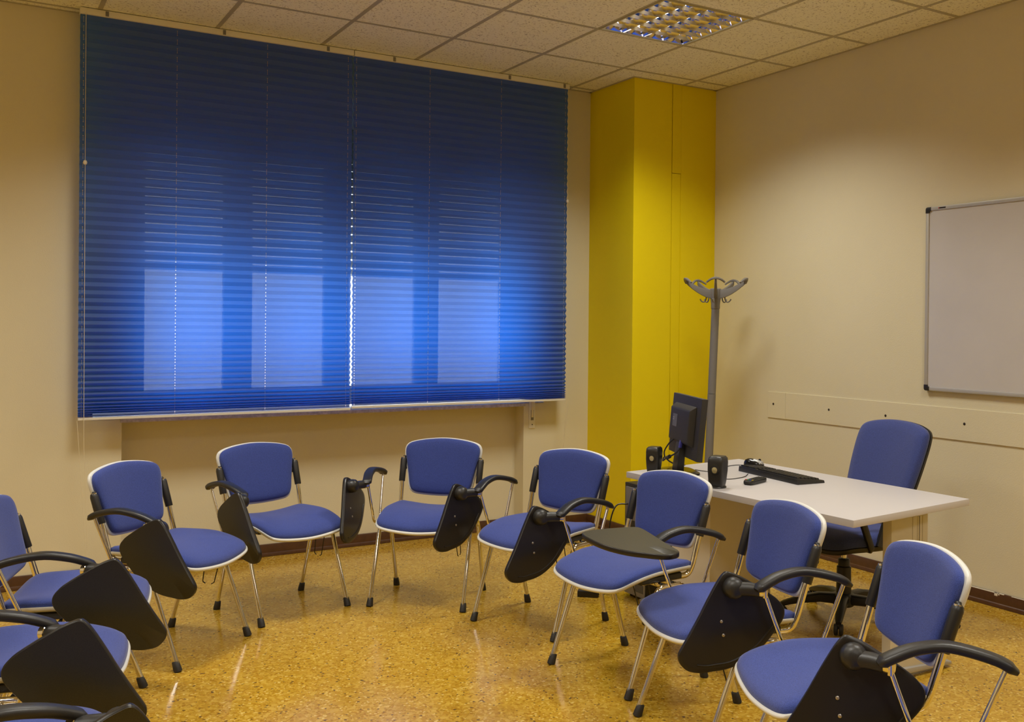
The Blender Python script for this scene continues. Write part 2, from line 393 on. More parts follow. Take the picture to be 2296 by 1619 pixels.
# ------------------------------------------------------------------ ceiling lights
def lamp_parts():
    P = []
    h = .293; z0 = -.002; z1 = .088
    P.append(('housing', MB().box((-h, -h, z1), (h, h, z1+.006)).box((-h-.003, -h, .0), (-h, h, z1)).box((h, -h, 0), (h+.003, h, z1)).box((-h, -h-.003, 0), (h, -h, z1)).box((-h, h, 0), (h, h+.003, z1)).mesh('housing', 'louvre', smooth=0)))
    fr = MB(); w = .012
    for a, b in (((-.298, -.298), (.298, -.298+w)), ((-.298, .298-w), (.298, .298)), ((-.298, -.298+w), (-.298+w, .298-w)), ((.298-w, -.298+w), (.298, .298-w))):
        fr.box((*a, -.005), (*b, .002))
    P.append(('frame', fr.mesh('frame', 'tbar', smooth=0)))
    # long reflectors run in y between the tubes: V section with concave flanks
    def vrefl(xc, half):
        prof = []
        for k in range(7):
            t = k/6; prof.append((half*(1-t)**1.7+.001, .056*t))
        v = []; n = len(prof)
        for y in (-h+.008, h-.008):
            for (a, z) in prof: v.append((xc-a, y, .056-z))
            for (a, z) in reversed(prof): v.append((xc+a, y, .056-z))
        m = 2*n
        f = [(i, i+1, m+i+1, m+i) for i in range(m-1)]
        return MB().add(v, f)
    q = 2*h/4
    for k in range(5):
        xc = -h+q*k
        P.append(('reflector', vrefl(xc if 0 < k < 4 else xc+(.003 if k == 0 else -.003), .03).mesh('reflector', 'louvre')))
    # cross blades with concave lower flanks
    nb = 7
    for k in range(1, nb):
        yc = -h+2*h*k/nb; v = []; f = []
        nx = 28
        for i in range(nx+1):
            x = -h+.012+(2*h-.024)*i/nx
            ph = ((x+h)/q) % 1.0; top = .014+.040*(2*abs(ph-.5))**2
            v += [(x, yc-.009, top), (x, yc, 0.0), (x, yc+.009, top)]
        for i in range(nx):
            a = 3*i; b = a+3
            f += [(a, a+1, b+1, b), (a+1, a+2, b+2, b+1)]
        P.append(('louvre_blade', MB().add(v, f).mesh('louvre_blade', 'louvre')))
    for k in range(4):
        xc = -h+q*(k+.5)
        P.append(('fluorescent_tube', MB().tube([(xc, -h+.02, .068), (xc, h-.02, .068)], .009, 10).mesh('fluorescent_tube', 'tube')))
    return P
LP = lamp_parts()
lamp_labels = ['square louvred ceiling light above the desk corner', 'louvred ceiling light left of the one in view, near the window', 'louvred ceiling light at the far left by the window', 'louvred ceiling light over the whiteboard side, behind the view', 'louvred ceiling light over the middle of the chair circle', 'louvred ceiling light on the left over the viewer', 'louvred ceiling light behind the viewer on the right', 'louvred ceiling light behind the viewer in the middle']
for (i, j), lab in zip(LAMPS, lamp_labels):
    t = thing('ceiling_light', lab, 'ceiling light', (XG+.6*i+.3, YG+.6*j+.3, ZC), 0, 'louvred ceiling lights')
    for n, me in LP: link(n, me, t)
    ld = bpy.data.lights.new('tube_light', 'AREA'); ld.shape = 'SQUARE'; ld.size = .56; ld.energy = LAMP_W; ld.color = LAMP_COL; ld.spread = R(130)
    lo = bpy.data.objects.new('tube_light', ld); COL.objects.link(lo); lo.parent = t; lo.location = (0, 0, -.008)

# ------------------------------------------------------------------ window, sill, shutter
FY0, FY1 = 6.02, 6.08
win = MB()
win.box((OX0, FY0, OZ0+.02), (.83, FY1, OZ1)).box((OX1-.03, FY0, OZ0+.02), (OX1, FY1, OZ1)).box((OX0, FY0, OZ1-.07), (OX1, FY1, OZ1)).box((OX0, FY0, OZ0+.02), (OX1, FY1, .95))
w1 = struct(win.build('window_1', 'wood', smooth=0), 'wide four-casement window behind the blue blinds', 'window')
SASH = [(.896, 1.342), (1.506, 1.960), (2.118, 2.578), (2.741, 3.225)]
edges = [.83, 1.424, 2.063, 2.66, OX1-.03]
for k, (a, b) in enumerate(SASH):
    x0, x1 = edges[k], edges[k+1]
    sh = MB().box((x0, FY0-.01, .95), (a, FY1-.01, OZ1-.07)).box((b, FY0-.01, .95), (x1, FY1-.01, OZ1-.07)).box((a, FY0-.01, .95), (b, FY1-.01, 1.009)).box((a, FY0-.01, OZ1-.14), (b, FY1-.01, OZ1-.07)).build('casement', 'wood', w1, smooth=0)
    MB().box((a, FY0+.018, 1.009), (b, FY0+.022, OZ1-.14)).build('pane', 'glass', sh, smooth=0)
sl = MB()
z = 1.715
while z < OZ1-.02:
    v = []; f = []
    prof = [(.0, 0), (-.007, .012), (-.009, .024), (-.007, .036), (0, .047), (.004, .047), (.004, 0)]
    for x in (OX0+.004, OX1-.004):
        for (y, h) in prof: v.append((x, 6.115+y, z+h))
    k = len(prof); f = [tuple(range(k)), tuple(range(2*k-1, k-1, -1))]+[(i, (i+1) % k, k+(i+1) % k, k+i) for i in range(k)]
    sl.add(v, f); z += .0475+.0075*max(0, min(1, (2.42-z)/.55))   # the lower slats hang apart
sl.build('roller_shutter', 'yard', w1, smooth=0)
for a_, b_ in (((OX0, YW+.002, OZ0), (OX0+.006, FY0, OZ1)), ((OX1-.006, YW+.002, OZ0), (OX1, FY0, OZ1)), ((OX0, YW+.002, OZ1-.006), (OX1, FY0, OZ1))):
    MB().box(a_, b_).build('light_bounce_panel', 'white_pl', w1, smooth=0)  # white panels added inside the opening to bounce daylight onto the blinds
MB().box((.745, YW-.010, .852), (3.297, FY0, .875)).box((OX0, YW+.001, .8705), (.745, FY0, .875)).box((3.297, YW+.001, .8705), (OX1, FY0, .875)).build('window_sill', 'stone', w1, bevel=.003)
# shutter strap guide in the wall beside the recess
ss = thing('shutter_strap_box', 'white shutter strap plate on the wall under the right blind end', 'strap box', (3.352, YW, .70))
MB().box((-.024, -.006, 0), (.024, 0, .20)).build('plate', 'rail', ss, bevel=.002)
MB().box((-.011, -.0075, .055), (.011, -.0055, .125)).build('strap_slot', 'greypole', ss)
MB().box((-.008, -.010, .075), (.008, -.0065, .20)).build('strap', 'cream', ss, bevel=.002)
MB().lathe([(.0035, 0), (.0035, .003)], 12, T((0, -.006, .025)) @ RX(R(90))).build('screw', 'dark', ss)

# ------------------------------------------------------------------ pleated blinds
def pleat_rows(zt, zb):
    """edges from the top down: equal faces of length l, spacing shrinking towards the foot"""
    l = .0262; zs = [zt]; z = zt
    rows = []
    while z > zb+.004:
        h = z-zb
        if h > .92: sp = .0480
        elif h > .15: sp = .030+.018*((h-.15)/.77)
        else: sp = .0045+.0255*(h/.15)**.9
        rows.append(sp/2); z -= sp/2
    return rows, l
def blind(name, x0, x1, zb, cords, label):
    t = thing(name, label, 'blind', ((x0+x1)/2, BLY, zb), 0, 'blue pleated window blinds')
    O = T((-(x0+x1)/2, -BLY, -zb))
    ZT = 3.022
    rows, l = pleat_rows(ZT, zb+.012)
    mb = MB(); c = .0019
    cols = [x0]; hole = []
    for cx in cords: cols += [cx-c, cx+c]
    cols.append(x1)
    z = ZT; side = -1
    V = []; 
    ya = BLY
    for k, hh in enumerate(rows):
        dep = math.sqrt(max(l*l-hh*hh, 1e-6)); 
        d0 = side*dep/2; side = -side; d1 = side*dep/2
        dz = -hh
        for ci in range(len(cols)-1):
            a, b = cols[ci], cols[ci+1]
            segs = [(0, 1)] if ci % 2 == 0 else [(0, .43), (.57, 1)]
            for s0, s1 in segs:
                mb.add([(a, BLY+d0+(d1-d0)*s0, z+dz*s0), (b, BLY+d0+(d1-d0)*s0, z+dz*s0), (b, BLY+d0+(d1-d0)*s1, z+dz*s1), (a, BLY+d0+(d1-d0)*s1, z+dz*s1)], [(0, 1, 2, 3)], O)
        z += dz
    mb.build('pleated_cloth', 'blind', t, smooth=0)
    MB().box((x0-.002, BLY-.022, 3.022), (x1+.002, BLY+.022, ZC-.004), O).build('head_rail', 'rail', t, bevel=.002)
    MB().box((x0, BLY-.014, zb), (x1, BLY+.014, zb+.013), O).build('bottom_rail', 'rail', t, bevel=.002)
    for cx in cords:
        MB().tube([(cx, BLY, zb+.012), (cx, BLY, 3.02)], .0006, 5, mtx=O).build('lift_cord', 'cream', t)
    return t, O
b1, O1 = blind('pleated_blind', .523, 2.011, .885, [.540, 1.007, 1.501, 1.985], 'left blue pleated blind with a white bead on its pull cord')
b2, O2 = blind('pleated_blind', 2.020, 3.545, .893, [2.037, 2.521, 3.031, 3.528], 'right blue pleated blind beside the yellow pillar')
for x, b, O in ((.65, b1, O1), (1.254, b1, O1), (1.853, b1, O1), (2.271, b2, O2), (3.08, b2, O2), (3.505, b2, O2)):
    MB().box((x-.008, BLY-.026, 3.024), (x+.008, BLY-.021, 3.05), O).build('rail_clip', 'greypole', b, bevel=.001)
def pull_cord(b, O, x, lean, zend, zbead):
    MB().tube([(x, BLY-.026, 3.03), (x, BLY-.028, zbead), (x+.002, BLY-.026, .8), (x+lean, BLY-.01, zend)], .0013, 6, mtx=O).build('pull_cord', 'cream', b)
    MB().tube([(x-.03*(1 if x < 2 else -1)*1.0, BLY-.02, .885), (x+lean-.006, BLY-.01, zend), (x+lean, BLY-.01, zend-.004)], .0013, 6, mtx=O).build('pull_cord', 'cream', b)
    MB().lathe([(.002, -.013), (.008, -.009), (.0105, 0), (.008, .009), (.002, .013)], 14, O @ T((x, BLY-.028, zbead))).build('cord_bead', 'rail', b)
pull_cord(b1, O1, .548, .024, .16, 2.241)
pull_cord(b2, O2, 3.533, -.012, .50, 2.255)

# ------------------------------------------------------------------ right wall: whiteboard, timber strip
wbz0, wbz1, wy0, wy1 = 1.073, 2.068, 2.004, 3.504
t = thing('whiteboard', 'large whiteboard with aluminium frame and black corner caps on right wall', 'whiteboard', (XR, wy1, wbz0))
O = T((-XR, -wy1, -wbz0))
MB().box((XR-.016, wy0+.012, wbz0+.012), (XR-.004, wy1-.012, wbz1-.012), O).build('board_panel', 'wb', t)
fw = .020
for n, a, b in (('frame_bar', (wy0+.03, wbz1-fw), (wy1-.03, wbz1)), ('frame_bar', (wy0+.03, wbz0), (wy1-.03, wbz0+fw)), ('frame_bar', (wy1-fw, wbz0+.03), (wy1, wbz1-.03)), ('frame_bar', (wy0, wbz0+.03), (wy0+fw, wbz1-.03))):
    MB().box((XR-.022, a[0], a[1]), (XR, b[0], b[1]), O).build(n, 'alu', t, bevel=.004)
for y, z, sy, sz in ((wy1, wbz1, -1, -1), (wy1, wbz0, -1, 1), (wy0, wbz1, 1, -1), (wy0, wbz0, 1, 1)):
    poly = [(0, .010), (.003, .003), (.010, 0), (.032, 0), (.032, .021), (.026, .021), (.021, .026), (.021, .032), (0, .032)]
    v = [(XR-.0245, y+sy*a, z+sz*b) for a, b in poly]+[(XR, y+sy*a, z+sz*b) for a, b in poly]; k = len(poly)
    f = [tuple(range(k)), tuple(range(2*k-1, k-1, -1))]+[(i, (i+1) % k, k+(i+1) % k, k+i) for i in range(k)]
    MB().add(v, f, O).build('corner_cap', 'black', t, bevel=.0015)
MB().box((XR-.0228, wy1-.125, wbz1-.0135), (XR-.0215, wy1-.085, wbz1-.0055), O).build('maker_plate', 'dark', t)
MB().box((XR-.0228, wy1-.085, wbz1-.0130), (XR-.0215, wy1-.080, wbz1-.0060), O).build('maker_plate', 'red', t)

tr = struct(MB().box((XR-.006, 1.2, .822), (XR, 4.562, .990)).build('trim_1', 'wall', bevel=.0012, smooth=0), 'cream timber strip screwed along the right wall', 'trim')
MB().box((XR-.0055, 4.5635, .821), (XR, 4.722, .989)).build('end_board', 'wall', tr, bevel=.001, smooth=0)
for y in (4.671, 4.198, 3.773, 3.262, 2.75):
    MB().lathe([(.0075, 0), (.0075, .0012), (.004, .002)], 12, T((XR-.0055, y, .911)) @ RY(R(-90))).build('screw', 'dark', tr)

# ------------------------------------------------------------------ tablet chair
def chair_meshes():
    D = []                                     # (name, mesh, parent index or None, matrix)
    def put(n, mb, m, parent=None, bevel=0, smooth=40, mtx=None):
        D.append((n, mb.mesh(n, m, bevel, smooth), parent, mtx)); return len(D)-1
    half = [(.253, 0), (.250, .07), (.244, .13), (.236, .172), (.221, .198), (.190, .211), (.13, .217), (.05, .221), (-.07, .217), (-.152, .207), (-.186, .175), (-.199, .09), (-.201, 0)]
    ctl = half + [(x, -y) for x, y in reversed(half[1:-1])]
    ol = [(p.x, p.y) for p in catmull([(x, y, 0) for x, y in ctl], 4, True)]
    def fz(x, y, t):
        b = .447 - (.80*x*x if x > 0 else 0) - (.012+.014*max(0, min(1, (.12-x)/.25)))*(1-(y/.21)**2) - (.006 if x < -.15 else 0)*((-x-.15)/.05)
        return (x, y, b+t)
    put('seat_shell', MB().pad(ol, fz, [(0, -.016), (.5, -.016), (.9, -.014), (1.0, -.009), (1.022, -.001), (1.016, .005), (.96, .006)], (.03, 0)), 'white_pl', smooth=60)
    put('seat_cushion', MB().pad(ol, fz, [(.9, .002), (.985, .004), (.995, .012), (.975, .022), (.93, .0285), (.82, .033), (.6, .035), (.3, .035), (0, .035)], (.03, 0)), 'blue', smooth=60)
    half = [(0, -.008), (.09, -.004), (.145, .006), (.170, .035), (.184, .10), (.199, .17), (.209, .222), (.204, .256), (.176, .277), (.1, .292), (0, .299)]
    ctl = half + [(-y, h) for y, h in reversed(half[1:-1])]
    ob = [(p.x, p.y) for p in catmull([(x, y, 0) for x, y in ctl], 4, True)]
    def fb(y, h, t):
        return (-.212-.30*h+.55*y*y+.954*t, y, .503+.954*h+.30*t)
    put('back_shell', MB().pad(ob, fb, [(0, -.017), (.5, -.017), (.9, -.017), (1.0, -.0155), (1.026, -.011), (1.031, -.004), (1.018, .002), (.97, .004)], (0, .15)), 'white_pl', smooth=60)
    put('back_cushion', MB().pad(ob, fb, [(.9, .001), (.975, .003), (.985, .011), (.965, .020), (.92, .026), (.82, .030), (.6, .032), (.3, .032), (0, .032)], (0, .15)), 'blue', smooth=60)
    for s in (-1, 1):
        path = fillet([(.206, s*.240, .012), (.054, s*.238, .398), (-.018, s*.236, .396)], .045, 6)
        a = put('leg', MB().tube(path, .0105, 12), 'chrome')
        d = (Vector((.054, s*.238, .398))-Vector((.206, s*.240, 0))).normalized(); p = Vector((.206, s*.240, 0))
        put('foot_cap', MB().tube([p+Vector((0, 0, .0005)), p+d*.012, p+d*.042, p+d*.044], [.0165, .0165, .0140, .012], 14), 'rubber', a)
        path = fillet([(-.206, s*.240, .012), (-.087, s*.238, .394), (-.018, s*.236, .396)], .045, 6)
        a = put('leg', MB().tube(path, .0105, 12), 'chrome')
        d = (Vector((-.087, s*.238, .394))-Vector((-.206, s*.240, 0))).normalized(); p = Vector((-.206, s*.240, 0))
        put('foot_cap', MB().tube([p+Vector((0, 0, .0005)), p+d*.012, p+d*.042, p+d*.044], [.0165, .0165, .0140, .012], 14), 'rubber', a)
        path = fillet([(-.236, s*.215, .69), (-.165, s*.207, .452), (-.147, s*.200, .412), (-.09, s*.193, .412), (.09, s*.190, .414)], .035, 6)
        put('back_post', MB().tube(path, .0115, 12), 'chrome')
        q0, q1 = Vector((-.2375, s*.214, .684)), Vector((-.1985, s*.2125, .564)); dd = q1-q0
        put('post_sleeve', MB().tube([q0-dd*.10+Vector((0, -s*.004, 0)), q0-dd*.06+Vector((0, -s*.004, 0)), q0-dd*.045+Vector((0, -s*.003, 0)), q0+dd*.0, q0+dd*.08, q0+dd*.97, q1], [.007, .009, .008, .0145, .0175, .0165, .0155], 14), 'black')
        put('seat_rail', MB().tube([(-.105, s*.192, .417), (.105, s*.190, .420)], .016, 12, up=(0, 0, 1), rh=.014), 'black', smooth=35)
        # mounting lug between sleeve and backrest
        put('back_lug', MB().tube([(-.236, s*.210, .632), (-.262, s*.155, .640)], .010, 10), 'black')
    put('cross_bar', MB().tube([(.012, -.236, .397), (.012, .236, .397)], .010, 10), 'chrome')
    put('cross_bar', MB().tube([(-.045, -.236, .396), (-.045, .236, .396)], .010, 10), 'chrome')
    # arm on the sitter's right
    path = fillet([(-.156, -.302, .618), (-.150, -.302, .600), (-.066, -.287, .400), (-.05, -.284, .384), (.025, -.282, .384), (.040, -.283, .400), (.112, -.288, .596), (.116, -.288, .612)], .022, 5)
    put('arm_support', MB().tube(path, .0068, 10).tube([(-.012, -.283, .384), (-.012, -.232, .392)], .0075, 10), 'chrome')
    ap = catmull([(-.178, -.302, .603), (-.13, -.307, .628), (-.028, -.313, .6475), (.05, -.306, .6375), (.105, -.293, .617), (.137, -.286, .599)], 5)
    n = len(ap); ws = [.0235*min(1, .55+.45*min(1, min(i, n-1-i)/2.0)) for i in range(n)]; hs = [.0125*min(1, .5+.5*min(1, min(i, n-1-i)/2.0)) for i in range(n)]
    put('armrest', MB().tube(ap, ws, 16, up=(0, 0, 1), rh=hs), 'black', smooth=50)
    put('hinge_bracket', MB().tube([(.100, -.2965, .5915), (.103, -.298, .5915), (.116, -.3055, .5925), (.119, -.307, .5925)], [.017, .0205, .0205, .017], 16).tube([(.108, -.288, .575), (.108, -.288, .606)], .0085, 10), 'chrome')
    # wire link hooks under the seat
    put('wire_hook', MB().tube(fillet([(.040, .168, .405), (.012, .175, .245), (.026, .175, .238)], .006, 4), .0024, 6).tube(fillet([(.120, .168, .405), (.072, .175, .245), (.058, .175, .238)], .006, 4), .0024, 6), 'black')
    return D
CH = chair_meshes()
# writing tablet in its own frame: x = short edge, y = long edge, z = top side
UV = [(.0, .03), (.004, .010), (.014, .001), (.042, -.005), (.10, -.008), (.16, -.009), (.22, -.012), (.27, -.016), (.29, -.015), (.305, -.004), (.313, .012), (.317, .03), (.314, .05), (.303, .078), (.285, .106), (.265, .137), (.241, .164), (.21, .188), (.179, .206), (.14, .221), (.098, .231), (.07, .237), (.048, .238), (.03, .232), (.018, .22), (.01, .2), (.005, .178), (.0, .12), (-.002, .06)]
def tablet_meshes():
    ol = [(p.x, p.y) for p in catmull([(v, u*1.05, 0) for u, v in UV], 3, True)]
    fn = lambda x, y, t: (x, y, t)
    c = (.09, .13)
    body = MB().pad(ol, fn, [(.9, -.0185), (.985, -.0185), (1.0, -.0165), (1.004, -.009), (1.0, -.002), (.99, -.0006), (.9, -.0006)], c)
    D = [('tablet_board', body.mesh('tablet_board', 'under', 0, 50))]
    D.append(('writing_surface', MB().pad(ol, fn, [(.988, -.0005), (.984, .0004), (.5, .0004), (0, .0004)], c).mesh('writing_surface', 'laminate', 0, 50)))
    arc = [(p[0], p[1]) for p in ol if p[1] > .07 and p[0] > .04]
    pts = [Vector((c[0]+(x-c[0])*.86, c[1]+(y-c[1])*.86, -.0185)) for x, y in arc]
    D.append(('edge_ridge', MB().tube(pts, .0028, 8).mesh('edge_ridge', 'under')))
    for x, y in ((.025, .060), (.070, .018), (.060, .150), (.085, .185)):
        D.append(('screw', MB().lathe([(.0048, 0), (.0048, .0016), (.003, .0026)], 10, T((x, y, -.0185)) @ RX(R(180))).mesh('screw', 'steel')))
    D.append(('hinge_knuckle', MB().lathe([(.008, -.034), (.020, -.031), (.029, -.023), (.033, -.010), (.034, 0), (.034, .010)], 22, T((.045, .040, -.0185-.010))).mesh('hinge_knuckle', 'black')))
    return D
TB = tablet_meshes()
ha_fold = MB().tube([(.112, -.303, .592), (.122, -.308, .593), (.150, -.322, .594), (.196, -.334, .593)], [.0185, .0205, .0215, .0225], 16).mesh('hinge_arm', 'black')
ha_open = MB().tube([(.112, -.300, .598), (.125, -.295, .602), (.170, -.270, .615), (.225, -.250, .632)], [.0165, .0185, .0195, .0205], 16).mesh('hinge_arm', 'black')
def chair(x, y, a, label, tilt=0.0, roll=4.0, opened=False):
    t = thing('tablet_chair', label, 'chair', (x, y, 0), a, 'blue tablet chairs set in a circle')
    made = []
    for n, me, par, mtx in CH:
        made.append(link(n, me, made[par] if par is not None else t, mtx))
    if opened:
        k = R(4.5)
        m = frame((.187, -.287, .676), (1, 0, 0), (0, math.cos(k), -math.sin(k)), (0, math.sin(k), math.cos(k)))
        link('hinge_arm', ha_open, t)
    else:
        m = frame((.212, -.371, .648), (-.886, 0, -.463), (.463, 0, -.886), (0, -1, 0))
        piv = Vector((.190, -.36, .592))
        m = T(piv) @ RX(R(roll)) @ RY(tilt) @ T(-piv) @ m
        link('hinge_arm', ha_fold, t)
    tb = link(*TB[0], t, m)
    for n, me in TB[1:]: link(n, me, tb)
    return t
CHAIRS = [
 (0.339, 3.855, -0.303, 'blue tablet chair cut by the left edge, its backrest in front of the window wall'),
 (0.793, 4.444, -0.837, 'blue tablet chair under the left end of the blinds, beside the pull cords'),
 (1.366, 4.811, -1.282, 'blue tablet chair in front of the left half of the window recess'),
 (2.061, 4.616, -2.289, 'blue tablet chair facing the viewer below the middle of the right blind'),
 (2.368, 4.004, -2.773, 'blue tablet chair with its backrest overlapping the yellow pillar edge'),
 (2.337, 3.251, 3.249, 'blue tablet chair just left of the desk, hiding the desk corner by the speakers'),
 (2.250, 2.573, 2.931, 'blue tablet chair with its dark writing tablet swung open flat, beside the desk'),
 (2.112, 1.927, 2.726, 'blue tablet chair at lower right in front of the desk end'),
 (1.795, 1.308, 2.35, 'tablet chair in the bottom right corner, only its arm and tablet in view'),
 (0.175, 3.197, -0.297, 'blue tablet chair second from the bottom at the left edge, tablet hiding its seat'),
 (0.085, 2.485, 0.003, 'blue tablet chair in the bottom left corner, mostly out of frame'),
]
for k, (x, y, a, lab) in enumerate(CHAIRS):
    chair(x, y, a, lab, roll={3: 10, 8: 9}.get(k, 4), opened=(k == 6))

# ------------------------------------------------------------------ desk
DZ = .71
dk = thing('desk', 'white laminate desk on T-shaped legs in the right corner', 'desk', (3.15, 3.19, 0))
O = T((-3.15, -3.19, 0))
MB().quadprism([(2.735, 3.82), (2.784, 2.468), (3.562, 2.55), (3.53, 3.912)], DZ-.028, DZ, O).build('desk_top', 'desk', dk, bevel=.002)
MB().box((3.0, 3.515, .02), (3.385, 3.80, DZ-.03), O).build('end_pedestal', 'pedestal', dk, bevel=.003)
MB().box((3.03, 3.54, 0), (3.36, 3.77, .02), O).build('plinth', 'rubber', dk)
for yy, dx in ((2.635, .045),):
    L = MB().box((3.12+dx, yy-.022, .04), (3.34+dx, yy+.022, DZ-.045)).build('leg_column', 'leg', dk, bevel=.004, mtx=O)
    for i in range(3): MB().box((3.245+dx+.03*i, yy-.024, .10), (3.262+dx+.03*i, yy-.0215, DZ-.06)).build('column_rib', 'leg', L, bevel=.001)
    MB().box((3.283+dx, yy-.0245, DZ-.19), (3.286+dx, yy-.0225, DZ-.06)).build('cable_slot', 'dark', L)
    MB().tube([(2.86+dx, yy, .016), (2.90+dx, yy, .022), (3.2+dx, yy, .034), (3.46+dx, yy, .024), (3.50+dx, yy, .016)], [.022, .03, .032, .03, .022], 14, up=(0, 0, 1), rh=[.008, .012, .018, .012, .008]).build('foot', 'silver_pl', dk, mtx=O)
    MB().box((2.87+dx, yy-.02, DZ-.045), (3.45+dx, yy+.02, DZ-.029)).build('top_bracket', 'leg', dk, mtx=O)

# ------------------------------------------------------------------ monitor
mc = Vector((2.975, 3.672, DZ)); md = Vector((.37, .93, 0)).normalized(); mn = Vector((.93, -.37, 0)).normalized()   # mn: screen faces this way
mt = thing('monitor', 'black flat monitor seen from behind on the white desk', 'monitor', mc, math.atan2(md.y, md.x))
# local: x along width, -y = facing (screen), z up
tl = RX(R(5))
P0 = T((0, 0, .078)) @ tl
MB().box((-.225, -.012, 0), (.225, .018, .290)).build('display_body', 'mattblack', mt, bevel=.004, mtx=P0)
MB().box((-.212, -.0135, .018), (.212, -.0118, .275)).build('screen', 'under', mt, mtx=P0)
hump = MB().add([(-.165, .018, .055), (.165, .018, .055), (.165, .018, .250), (-.165, .018, .250), (-.150, .048, .070), (.150, .048, .070), (.150, .048, .225), (-.150, .048, .225)], [(0, 3, 2, 1), (4, 5, 6, 7), (0, 1, 5, 4), (1, 2, 6, 5), (2, 3, 7, 6), (3, 0, 4, 7)])
hu = hump.build('back_cover', 'mattblack', mt, bevel=.008, mtx=P0)
st = MB().box((.03, .0475, .135), (.10, .0492, .195)).build('rating_sticker', 'sticker', hu)
MB().box((.075, .049, .165), (.095, .0497, .170)).box((.075, .049, .174), (.095, .0497, .179)).build('printed_bars', 'silver_pl', hu)
MB().add([(-.045, .02, 0), (.045, .02, 0), (.04, .055, 0), (-.04, .055, 0), (-.04, .006, .17), (.04, .006, .17), (.036, .032, .17), (-.036, .032, .17)], [(0, 3, 2, 1), (4, 5, 6, 7), (0, 1, 5, 4), (1, 2, 6, 5), (2, 3, 7, 6), (3, 0, 4, 7)]).build('stand_neck', 'black', mt, bevel=.004, mtx=T((0, 0, .008)))
bo = [(.125*math.copysign(abs(math.cos(a))**.55, math.cos(a)), .03+.085*math.copysign(abs(math.sin(a))**.7, math.sin(a))) for a in [2*math.pi*i/40 for i in range(40)]]
MB().pad(bo, lambda x, y, t: (x, y, t), [(.98, .0), (1, .003), (.99, .008), (.9, .012), (.5, .014), (0, .014)], (0, .03)).build('stand_base', 'glossblack', mt)
MB().tube(catmull([(.06, .040, .155), (.075, .06, .13), (.10, .075, .09), (.145, .06, .055)], 5), .0035, 8).build('power_cable', 'black', mt)
MB().tube([(-.05, .036, .160), (-.05, .042, .125)], .010, 8, up=(0, 1, 0), rh=.007).build('video_plug', 'plug', mt)
MB().tube(catmull([(-.05, .042, .125), (-.045, .06, .10), (.0, .075, .078), (.05, .08, .062), (.09, .085, .045), (.145, .06, .055), (.16, .03, .03), (.14, -.02, .006)], 5), .0038, 8).build('video_cable', 'black', mt)
MB().tube([(.005, .0755, .077), (.04, .0795, .065)], .009, 10).build('ferrite_bead', 'black', mt)

# ------------------------------------------------------------------ speakers
def speaker(x, y, a, label, sc=1.0):
    s = thing('desk_speaker', label, 'speaker', (x, y, DZ), a, 'pair of black desk speakers')
    # local: +x is the front
    body = MB(); rows = []
    for z, fx, bx, w in ((.006, .026, -.022, .029), (.03, .030, -.030, .032), (.07, .034, -.040, .034), (.105, .034, -.044, .034), (.122, .032, -.043, .032), (.130, .024, -.036, .026)):
        ring = []
        for i in range(28):
            an = 2*math.pi*i/28; c, q = math.cos(an), math.sin(an)
            c = math.copysign(abs(c)**.3, c); q = math.copysign(abs(q)**.3, q)
            ring.append(((fx+bx)/2+c*(fx-bx)/2, q*w, z))
        rows.append(ring)
    v = [p for r in rows for p in r]; f = [(i*28+k, i*28+(k+1) % 28, (i+1)*28+(k+1) % 28, (i+1)*28+k) for i in range(5) for k in range(28)]
    f += [tuple(range(27, -1, -1)), tuple(5*28+k for k in range(28))]
    body.add(v, f).build('cabinet', 'black', s, smooth=45)
    F = T((.0335, 0, .078)) @ RY(R(88))
    d = MB().lathe([(.0225, -.004), (.0225, .0012), (.019, .0016), (.018, -.001)], 24, F).build('driver_ring', 'glossblack', s)
    MB().lathe([(.0175, -.002), (.015, -.0005), (.009, .001), (.004, .0026), (.001, .003)], 24, F).build('cone', 'cone', d)
    MB().lathe([(.034, 0), (.036, .003), (.033, .0065), (.02, .0075)], 28, T((-.004, 0, 0)) @ Matrix.Diagonal((1.15, 1, 1, 1))).build('foot_disc', 'black', s)
    if sc != 1: s.scale = (sc, sc, sc)
    return s
speaker(2.835, 3.735, R(212), 'black desk speaker left of the monitor, nearest the yellow pillar', .95)
speaker(2.822, 3.262, R(208), 'black desk speaker right of the monitor, nearest the remote control', 1.05)

# ------------------------------------------------------------------ keyboard, mouse, remote
kb = thing('keyboard', 'long black computer keyboard on the white desk', 'keyboard', (3.285, 3.355, DZ), math.atan2(.43, .05)-math.pi/2)
# local: y long, x depth (front of keyboard towards +x where the typist sits)
v = [(-.078, -.222, 0), (.078, -.222, 0), (.078, .222, 0), (-.078, .222, 0), (-.076, -.220, .026), (.076, -.220, .012), (.076, .220, .012), (-.076, .220, .026)]
MB().add(v, [(0, 3, 2, 1), (4, 5, 6, 7), (0, 1, 5, 4), (1, 2, 6, 5), (2, 3, 7, 6), (3, 0, 4, 7)]).build('keyboard_case', 'black', kb, bevel=.003)
kk = MB()
for r_ in range(6):
    x = -.062+.0205*r_ + (.004 if r_ else 0)
    y = -.212
    while y < .205:
        w = .0185
        if r_ == 5 and -.075 < y < -.06: w = .105
        if not (.070 < y < .080 or .142 < y < .150):
            z = .019-.0896*(x)
            kk.add([(x-.0088, y, z), (x+.0088, y, z-.0015), (x+.0088, y+w-.001, z-.0015), (x-.0088, y+w-.001, z), (x-.007, y+.002, z+.008), (x+.0068, y+.002, z+.0065), (x+.0068, y+w-.003, z+.0065), (x-.007, y+w-.003, z+.008)], [(0, 3, 2, 1), (4, 5, 6, 7), (0, 1, 5, 4), (1, 2, 6, 5), (2, 3, 7, 6), (3, 0, 4, 7)])
        y += w+.0008
